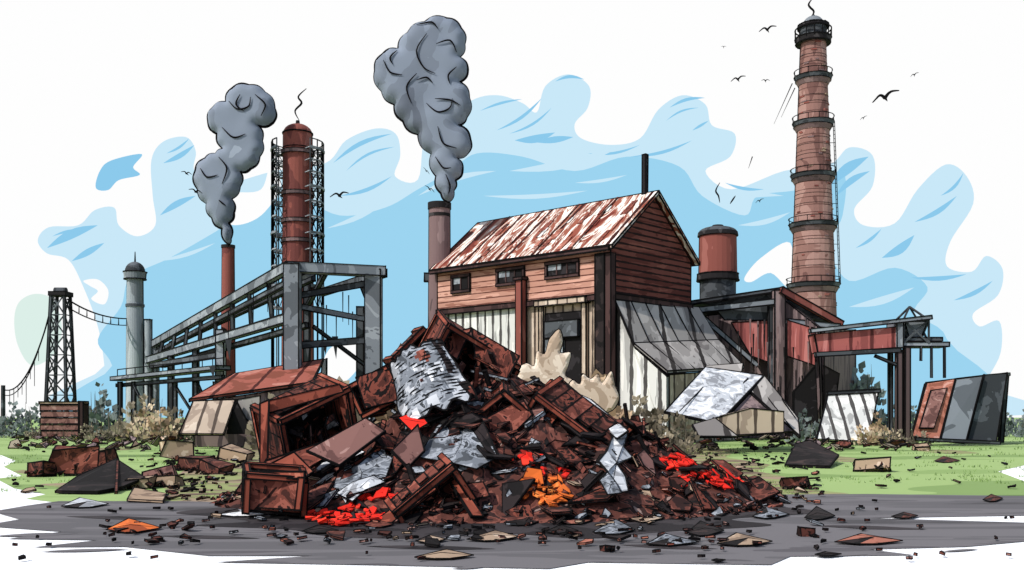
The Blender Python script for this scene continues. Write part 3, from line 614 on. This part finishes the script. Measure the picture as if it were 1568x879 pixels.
# torn beige canvas draped behind the heap
b=B(); pillow(b,cat([(784,625),(792,590),(792,566),(806,556),(818,560),(822,538),(834,542),(841,520),(856,504),(862,522),(858,540),(874,540),(870,560),(866,575),(880,585),(872,605),(862,625),(820,632)],4),42,5,M['canvas'],7,ik(42,.9)); 
pillow(b,cat([(868,600),(876,582),(888,588),(892,572),(904,580),(916,572),(922,586),(936,568),(942,590),(948,612),(930,632),(880,630)],4),41,5,M['canvas'],6,ik(41,.8))
b.obj('torn_canvas')

b=B()
for i in range(1300):
    px=U(-20,1590); py=U(672,764); 
    if 330<px<1150 and py>700: continue
    p_=G(px,py); k=p_.y/40
    if noise.noise(Vector((p_.x*.12,p_.y*.2,5)))<-.05: continue
    for j in range(5):
        q=p_+Vector((U(-.25,.25)*k,U(-.2,.2),0)); h=U(.05,.15)*k**.6; t=Vector((U(-.08,.08),0,h)); w_=.02*k
        b.raw([q-Vector((w_,0,0)),q+Vector((w_,0,0)),q+t],[[0,1,2]],random.choice(BM['green']))
b.obj('grass_tufts')

# ---------------- PILE ----------------
CX,CY,RX,RY=-0.35,29.0,8.0,7.0
def HP(x,y):
    dx=(x-CX)/RX; dy=(y-CY)/RY; r=math.sqrt(dx*dx+dy*dy)
    if r>=1.05: return -.05
    h=3.5*max(0,1-r)**1.05
    n=noise.noise(Vector((x*.7,y*.7,3)))*.45+noise.noise(Vector((x*1.9,y*1.9,8)))*.25
    return max(-.05,h+n*min(1,(1.05-r)*3))
def S(px,py,off=.3):
    d=(P(px,py,10)-Vector((0,0,H0))); t=1.8
    while t<3.4:
        q=Vector((0,0,H0))+d*t
        if q.z<=max(HP(q.x,q.y),.02): break
        t+=.01
    return Vector((0,0,H0))+d*(t-off/10)
pile=empty('scrap_pile')
b=B(); N=110; vs=[];fs=[]
for j in range(N+1):
    for i in range(N+1):
        x=CX+RX*1.08*(2*i/N-1); y=CY+RY*1.08*(2*j/N-1); vs.append((x+U(-.05,.05),y+U(-.05,.05),HP(x,y)))
for j in range(N):
    for i in range(N):
        a=j*(N+1)+i; fs.append([a,a+1,a+N+2]); fs.append([a,a+N+2,a+N+1])
b.raw(vs,fs,M['rub']); b.obj('rubble_mound',pile)
def shard(b,p,size,m,ink,flat=.5,th=.04,base_rot=None,n=None):
    n=n or random.choice([3,4,4,5,6]); e=Euler((U(-1,1)*flat*1.6,U(-1,1)*flat*1.6,U(0,6.28))).to_matrix()
    if base_rot is not None: e=base_rot@e
    asp=U(.3,.9); base=[]
    for i in range(n):
        a=math.tau*(i+U(-.3,.3))/n; rr=size*U(.55,1.2); base.append(Vector((math.cos(a)*rr,math.sin(a)*rr*asp,0)))
    bt=[p+e@(v+Vector((0,0,U(-.1,.1)*size))) for v in base]; d=e@Vector((0,0,th))
    vs=bt+[v+d for v in bt]
    b.add(vs,[list(range(n))[::-1],list(range(n,2*n))]+[[i,(i+1)%n,n+(i+1)%n,n+i] for i in range(n)],m,ink)
def scr(p): return (784+p.x*F/p.y, HY-(p.z-H0)*F/p.y)
def near(sx,sy,cx,cy,rx,ry): return ((sx-cx)/rx)**2+((sy-cy)/ry)**2<1
def slope(x,y):
    nx=-(HP(x+.4,y)-HP(x-.4,y))/.8; ny=-(HP(x,y+.4)-HP(x,y-.4))/.8
    return Vector((0,0,1)).rotation_difference(Vector((nx,ny,1)).normalized()).to_matrix()
b=B(); cnt=0
while cnt<1150:
    a=U(0,math.tau); r=math.sqrt(R())*1.02; x=CX+math.cos(a)*RX*r; y=CY+math.sin(a)*RY*r
    if y>CY+3: continue
    z=HP(x,y)+.03; p_=Vector((x,y,z)); sx,sy=scr(p_); cnt+=1
    q=R(); m=M['r0'] if q<.18 else M['r1'] if q<.36 else M['k'] if q<.62 else M['pink'] if q<.70 else M['r2'] if q<.73 else M['g0'] if q<.84 else M['tan'] if q<.89 else M['g1'] if q<.91 else M['rhatch']
    if near(sx,sy,540,785,70,30) and R()<.5: m=M['red']
    if near(sx,sy,830,745,45,30) and R()<.5: m=M['ora']
    if near(sx,sy,620,640,50,30) and R()<.3: m=M['red']
    if near(sx,sy,545,720,60,40) and R()<.4: m=random.choice([M['g0'],M['g1']])
    shard(b,p_,U(.07,.26) if R()<.85 else U(.26,.45),m,.011,.35,.04,slope(x,y))
for i in range(130):
    a=U(math.pi,math.tau); r=U(.15,.95); x=CX+math.cos(a)*RX*r; y=CY+math.sin(a)*RY*r; p_=Vector((x,y,HP(x,y)+U(.05,.2)))
    shard(b,p_,U(.35,.8),random.choice([M['r0'],M['r1'],M['pink'],M['r1'],M['rhatch'],M['k'],M['k'],M['g0'],M['rub'],M['rub']]),.017,.25,.05,slope(x,y))
b.obj('scrap_fragments',pile)
b=B()
for i in range(60):
    a=U(0,math.tau); r=R()*.85; x=CX+math.cos(a)*RX*r; y=CY-abs(math.sin(a))*RY*r; z=HP(x,y)
    d=Vector((U(-1,1),U(-.4,.4),U(.0,.7))).normalized()*U(.4,1.1); p_=Vector((x,y,z+.1))
    b.beam(p_-d*.5,p_+d*.6,U(.05,.14),U(.05,.1),random.choice([M['r1'],M['rim'],M['k'],M['r0'],M['g0']]),.014)
b.obj('broken_beams',pile)

def crate(px,py,Y,w_,d,h,e,m1='rhatch',rim='rim',name='rusty_crate',fr=.13,broken=True):
    b=B(); t=.06; I=.026
    b.bb(-w_/2,w_/2,d/2-t,d/2,-h/2,h/2,M['k'],0)
    b.bb(-w_/2,w_/2,-d/2,d/2-t,-h/2,-h/2+t,M[m1],I)
    # the top boards are torn back in a jagged line
    nb=6
    for k in range(nb):
        x0=-w_/2+w_*k/nb; x1=x0+w_/nb-.015; y0=-d/2+(U(0,.55)*d if broken else 0)
        b.bb(x0,x1,y0,d/2-t,h/2-t,h/2,M[random.choice([m1,m1,'r1','r0'])],I*.7)
    b.bb(-w_/2,-w_/2+t,-d/2,d/2-t,-h/2+t,h/2-t,M[m1],I); b.bb(w_/2-t,w_/2,-d/2,d/2-t,-h/2+t,h/2-t,M[m1],I)
    for s_ in(-1,1):
        b.bb(-w_/2-.03,w_/2+.03,-d/2-.04,-d/2+.08,s_*h/2-fr/2,s_*h/2+fr/2,M[rim],I)
        b.bb(s_*w_/2-fr/2,s_*w_/2+fr/2,-d/2-.035,-d/2+.075,-h/2+fr/2,h/2-fr/2,M[rim],I)
        for s2_ in(-1,1): b.bb(s_*w_/2-.07,s_*w_/2+.07,-d/2+.09,d/2,s2_*h/2-.07,s2_*h/2+.07,M[rim],I*.8)
        b.bb(s_*w_/2-.07,s_*w_/2+.07,d/2-.1,d/2+.04,-h/2,h/2,M[rim],I*.8)
    for k in range(26): shard(b,Vector((U(-.42,.42)*w_,U(-.45,.35)*d,-h/2+U(.05,.75)*h)),U(.12,.38)*min(1,w_/2),random.choice([M['r0'],M['pink'],M['r1'],M['g0'],M['rhatch'],M['k'],M['rhatch']]),.014,1)
    for k in range(8):
        a=Vector((U(-.45,.45)*w_,d/2-t-.03,U(-.4,.4)*h)); b.beam(a,a+Vector((U(-.6,.6),0,U(-.3,.3))),.03,.07,M['r0'],0)
    # scratch marks
    for k in range(30):
        s_=random.choice((-1,1)); y=U(-.45,.45)*d; z=U(-.4,.4)*h; b.box((s_*(w_/2+.004),y,z),(.012,U(.15,.5),U(.015,.04)),INK)
    sx=U(-.22,.22); sz=U(-.2,.2)
    b.v=[(x+z*sx,y,z+x*sz*.6) for x,y,z in b.v]
    o=b.obj(name); o.location=P(px,py,Y); o.rotation_euler=tuple(math.radians(v) for v in e); return o
crate(468,648,27,2.1,1.5,1.5,(16,-20,38))
crate(420,750,23.2,1.3,.9,.85,(-78,4,8),'r0')
crate(716,552,30,2.5,1.6,1.4,(22,26,26))
crate(590,598,29.5,1.4,1.2,.95,(6,-20,-25))
crate(872,668,27.5,2.4,1.5,1.7,(24,36,-16))
crate(772,640,27.2,1.3,1.1,1.2,(16,42,12))
crate(660,768,22.8,1.6,1.0,1.0,(14,-38,10))
crate(985,722,27,1.3,.9,.8,(10,38,-20),'r1')
crate(638,548,31,1.3,1.2,1.1,(0,-50,20),'r1')
# curved dented sheet (torn tank skin) with scratch marks
b=B(); n=26; K=20; Lh=2.2
def sp(i,k,o=0):
    t=k/K; a=math.radians(-160+130*i/n); r=1.05*(1-.28*t)+o
    r*=1+.10*noise.noise(Vector((i*.16,k*.2,2)))
    edge=.25*noise.noise(Vector((i*.35,7 if k==0 else 3,0)))
    return Vector((math.cos(a)*r*1.15,math.sin(a)*r*.8,-Lh/2+Lh*t+(edge if k in(0,K) else 0)))
for k in range(K):
    for i in range(n):
        q=[sp(i,k),sp(i+1,k),sp(i+1,k+1),sp(i,k+1)]; v=noise.noise(Vector((i*.22,k*.22,4)))
        m=M['r0'] if v<-.42 else M['g1'] if v>.16 else M['k'] if i>n*.8 and v<.05 else M['g0']
        b.raw(q,[[0,1,2,3]],m); b.raw([x_+Vector((0,.04,0)) for x_ in q],[[3,2,1,0]],M['r1'])
for k in range(1,K):   # short broken scratches across the skin
    i0=int(U(0,6))
    while i0<n-2:
        ln=int(U(2,7)); 
        if R()<.55 or i0>n*.6:
            for i in range(i0,min(n,i0+ln)): 
                f=lambda j: .028*math.sin(math.pi*(j-i0+.15)/(ln+.3)); b.tube(sp(i,k,.004),sp(i+1,k,.004),max(.004,f(i)),max(.004,f(i+1)))
        i0+=ln+int(U(1,4))
for i in range(n): b.tube(sp(i,0),sp(i+1,0),.035); b.tube(sp(i,K),sp(i+1,K),.035)
for k in range(K): b.tube(sp(0,k),sp(0,k+1),.035); b.tube(sp(n,k),sp(n,k+1),.035)
o=b.obj('dented_tank_skin'); o.location=P(662,594,27.5); o.rotation_euler=(math.radians(-26),math.radians(-24),0)
b=B()
def bent(pts,m,ink=.026,th=.05): b.panel(pts,th,M[m],ink)
def bs(pts,m,off=.35,ink=.02): 
    v=[S(x,y,off+U(-.08,.08)) for x,y in pts]; c=sum(v,Vector())/len(v)-Vector((0,.12,0)); n_=len(v)
    for i in range(n_): b.raw([v[i],v[(i+1)%n_],c],[[0,1,2]],M[m]); b.tube(v[i],v[(i+1)%n_],ink*U(.6,1.3),ink*U(.6,1.3),INK,4,.005)
    for i in range(0,n_,2): b.tube(v[i].lerp(c,.25),c,ink*.2,ink*.5)
bs([(640,700),(668,655),(712,632),(745,660),(762,700),(730,718),(690,708)],'g0',.6)
bs([(705,632),(738,642),(764,700),(745,690)],'k',.7)
bs([(508,745),(520,722),(548,712),(575,690),(602,700),(590,735),(545,762)],'g0',.5); bs([(515,755),(540,738),(572,728),(590,738),(560,750),(540,768)],'g1',.6)
bs([(470,640),(500,626),(530,632),(505,652),(470,656)],'g0',1.4); bs([(510,690),(540,684),(560,692),(530,705)],'g1',.5); bs([(610,640),(640,628),(655,648),(632,662)],'red',1.0); bs([(700,742),(740,738),(750,760),(715,765)],'r0',.5)
b.obj('crumpled_metal_sheet')
b=B()
bs([(858,590),(905,612),(962,660),(945,672),(902,634)],'g1',1.6,.026); bs([(962,660),(955,684),(968,700),(945,712),(958,730),(962,752),(935,756),(918,735),(930,722),(916,706),(930,690),(938,668)],'g1',.9,.026)
bs([(918,735),(930,722),(944,740),(952,755),(930,757)],'g0',1.0,.02)
b.obj('torn_white_sheet')
b=B()
for q,m in (([P(405,615,25.9),P(520,588,26.4),P(526,600,26.4),P(412,632,25.9)],'rim'),([P(398,618,25.8),P(412,612,25.8),P(410,700,25.4),P(398,718,25.2)],'rim'),
            ([P(400,718,25),P(408,705,25.1),P(520,668,25.4),P(534,680,25.3),P(440,735,24.4)],'r0'),
            ([P(545,578,28.5),P(638,548,29),P(612,612,28.3),P(560,625,28)],'rhatch'),([P(655,520,29.6),P(722,502,29.8),P(700,550,29)],'r0'),([P(722,502,29.6),P(795,545,29),P(770,592,28.5),P(728,545,29)],'rhatch'),
            ([P(830,600,28),P(862,582,28.2),P(930,640,27.4),P(900,650,27.3)],'rim'),([P(780,690,26),P(850,620,27.3),P(862,630,27.1),P(800,700,25.8)],'rim'),
            ([P(570,800,22.2),P(690,715,23.4),P(705,722,23.2),P(600,800,22)],'rim'),([P(690,715,23.4),P(740,790,22.1),P(722,790,22),P(684,728,23.2)],'rim'),
            ([P(745,640,26.3),P(800,610,26.8),P(815,635,26.5),P(760,690,25.8)],'r0'),([P(955,680,26.6),P(1018,745,25.8),P(1000,752,25.6),P(950,700,26.4)],'rhatch'),
            ([P(405,715,24.6),P(450,692,25),P(480,722,24.6),P(462,735,24.2),P(448,712,24.5)],'rim'),
            ([P(372,724,23),P(466,724,22.7),P(460,781,22.6),P(374,776,22.9)],'r0'),([P(372,722,22.95),P(466,722,22.65),P(466,732,22.6),P(373,733,22.9)],'rim'),([P(457,731,22.55),P(466,731,22.55),P(460,781,22.5),P(451,781,22.5)],'rim'),
            ([P(470,690,24.6),P(560,640,25.5),P(590,660,25.3),P(520,712,24.3)],'pink'),([P(600,690,24.6),P(640,650,25.4),P(650,690,24.9),P(625,715,24.4)],'pink')):
    bent(q,m)
b.obj('twisted_steel_plates')
b=B()
for cx,cy,rx,ry,mm,n in ((528,794,58,14,'red',44),(1095,738,58,12,'red',40),(590,765,36,16,'red',12),(835,755,38,24,'ora',26),(1045,710,36,10,'red',20),(805,705,22,9,'red',8),(850,728,25,8,'red',6)):
    for i in range(n):
        a=U(0,math.tau);r=math.sqrt(R()); sx=cx+math.cos(a)*rx*r; sy=cy+math.sin(a)*ry*r
        hit=S(sx,sy,.1); shard(b,hit+Vector((0,0,.06)),U(.08,.3),M[mm],0.008 if R()<.4 else 0,.2,.04,slope(hit.x,hit.y))
b.obj('glowing_embers')

# ---------------- SCATTERED DEBRIS ----------------
b=B()
def gd(px,py,size,m,flat=.12,th=.04,k=1): 
    p_=G(px,py); shard(b,p_+Vector((0,0,.05+size*.08)),size,M[m],.010*p_.y/20*k,flat,th)
for i in range(640):
    side=R()
    if side<.28: px,py=U(230,420),U(690,770)
    elif side<.52: px,py=U(1000,1260),U(695,768)
    else: px,py=U(150,1380),U(770,840)
    if side>=.52 and R()<abs(px-750)/900: continue
    m=random.choice(['k','r1','r0','k','pink','tan','g0','r2','rub','k','rhatch'])
    sz=U(.05,.17) if R()<.85 else U(.17,.32); gd(px,py,sz*(1.5 if py<740 else 1),m,.15)
for i in range(90): gd(U(20,1550),U(690,760),U(.06,.25),random.choice(['k','r1','tan','g0']),.2)
for i in range(70): gd(U(20,1550),U(775,866),U(.03,.09),random.choice(['k','r1','pink']),.1)
b.obj('rubble_scatter')
def flake(cx,cy,w_,h,m):
    """thin curled scrap lying on the road: two facets sharing a crease"""
    b=B(); 
    o=[(cx-w_/2,cy+h*U(.2,.4)),(cx-w_*U(-.05,.15),cy-h*.5),(cx+w_/2,cy+h*U(0,.2)),(cx+w_*U(.05,.2),cy+h*.45),(cx-w_*.15,cy+h*.5)]
    v=[G(*q) for q in o]; L_=(v[2]-v[0]).length
    for q,z in zip(v,(.03,.07*L_,.03,.02,.02)): q.z=.03+z
    c=G(cx+w_*U(-.1,.1),cy+h*.1); c.z=.03+.08*L_
    for a_,b_ in ((0,1),(1,2),(2,3),(3,4),(4,0)):
        b.raw([v[a_],v[b_],c],[[0,1,2]],M[m] if a_ in(1,2,3) else M['k' if R()<.35 else m]); b.tube(v[a_],v[b_],.012,.018)
    b.tube(v[0],c,.004,.012); b.tube(c,v[2],.012,.004)
    return b.obj('scrap_flake')
for a in [(205,810,84,18,'ora'),(130,774,72,12,'g1'),(680,855,90,10,'tan'),(755,826,80,12,'tan'),(660,830,46,10,'tan'),(1030,832,80,14,'g0'),(1140,832,84,15,'tan'),(1330,832,104,10,'r2'),(1180,790,56,14,'g0'),(1255,790,46,18,'k'),(940,812,64,20,'g0'),(990,795,54,16,'tan'),(800,800,56,16,'k'),(725,792,40,14,'tan'),(880,798,54,16,'r2'),(1080,814,56,20,'k'),(1520,766,30,9,'r1'),(370,790,76,8,'g1'),(490,815,56,10,'k'),(1385,793,40,7,'r1'),(1060,782,40,10,'tan'),(1450,706,40,7,'r1'),(580,806,46,10,'r0'),(430,824,20,5,'g0'),(1268,853,40,5,'k'),(1100,862,20,4,'k'),(860,815,50,12,'k'),(915,790,40,12,'tan')]: flake(*a)
def chunk(px,py,sz,m,name='rubble_block',rz=None,tilt=15):
    b=B(); p_=G(px,py); vs=[]
    for x,y,z in [(-1,-1,-1),(1,-1,-1),(1,1,-1),(-1,1,-1),(-1,-1,1),(1,-1,1),(1,1,1),(-1,1,1)]: vs.append(Vector((x*sz[0]/2*U(.7,1.1),y*sz[1]/2*U(.7,1.1),z*sz[2]/2*U(.6,1.1))))
    b.add(vs,[[3,2,1,0],[4,5,6,7],[0,1,5,4],[1,2,6,5],[2,3,7,6],[3,0,4,7]],M[m],.0008*p_.y)
    for k in range(7):
        q=Vector((U(-.5,.5)*sz[0],-sz[1]*.5+U(-.2,.1),-sz[2]*U(.2,.45))); shard(b,q,U(.12,.3)*sz[0]*.6,random.choice([M[m],M['k'],M['rub']]),.012,.8)
    o=b.obj(name); o.location=p_+Vector((0,0,sz[2]*.48)); o.rotation_euler=(math.radians(U(-tilt,tilt)),math.radians(U(-tilt,tilt)),math.radians(U(-30,30) if rz is None else rz)); return o
chunk(112,728,(1.9,1.3,1.2),'r0','wooden_crate',20,6); chunk(158,722,(1.0,1,.9),'r1'); chunk(64,730,(.8,.7,.6),'r1')
chunk(272,705,(1.7,1.3,1.0),'tan','broken_box',25,16); chunk(300,720,(1.2,1,.6),'rub'); chunk(245,735,(1.2,.8,.5),'pink'); chunk(362,705,(1.7,1.0,.7),'tan','broken_box',-15); chunk(330,725,(1.2,1,.5),'rub')
chunk(255,745,(1.0,.7,.4),'tan'); chunk(215,748,(.9,.7,.4),'tan')
chunk(1335,722,(1.5,1,.5),'tan'); chunk(1215,748,(.9,.8,.35),'r1'); chunk(1410,690,(1,.8,.4),'tan'); chunk(930,845,(.22,.2,.12),'r1'); chunk(1235,822,(.3,.2,.2),'r1'); chunk(240,830,(.2,.15,.1),'r1')
b=B(); b.panel([G(85,757)+Vector((0,0,.05)),G(120,745)+Vector((0,0,.3)),G(178,737)+Vector((0,0,.75)),G(222,748)+Vector((0,0,.3)),G(190,752)+Vector((0,0,.1)),G(150,758)+Vector((0,0,.05))],.06,M['k'],.022,d=(0,0,1)); b.beam(G(178,757)+Vector((0,0,.05)),G(180,738)+Vector((0,0,.75)),.08,.08,M['r1'],.015); b.obj('dark_metal_sheet')
b=B(); b.panel([G(1202,716)+Vector((0,0,.05)),G(1218,706)+Vector((0,0,.8)),G(1240,705)+Vector((0,0,.95)),G(1284,710)+Vector((0,0,.35)),G(1270,718)+Vector((0,0,.05))],.08,M['k'],.03,d=(0,0,1)); b.obj('dark_metal_sheet')
b=B(); b.panel([G(195,770)+Vector((0,0,.05)),G(205,760)+Vector((0,0,.2)),G(255,764)+Vector((0,0,.1)),G(250,772)+Vector((0,0,.03))],.06,M['tan'],.018,d=(0,0,1)); b.obj('scrap_plate')
b=B()
for i in range(380):
    px=random.choice([U(900,1200),U(620,900),U(170,300),U(1220,1400),U(20,180),U(1180,1300)]); py=U(668,692); p_=G(px,py)
    shard(b,p_+Vector((0,0,U(.05,.4))),U(.2,.65),random.choice([M['tan'],M['k'],M['mauve'],M['r1'],BM['olive'][0],BM['olive'][1]]),.03,.4,.1)
b.obj('rubble_berm')
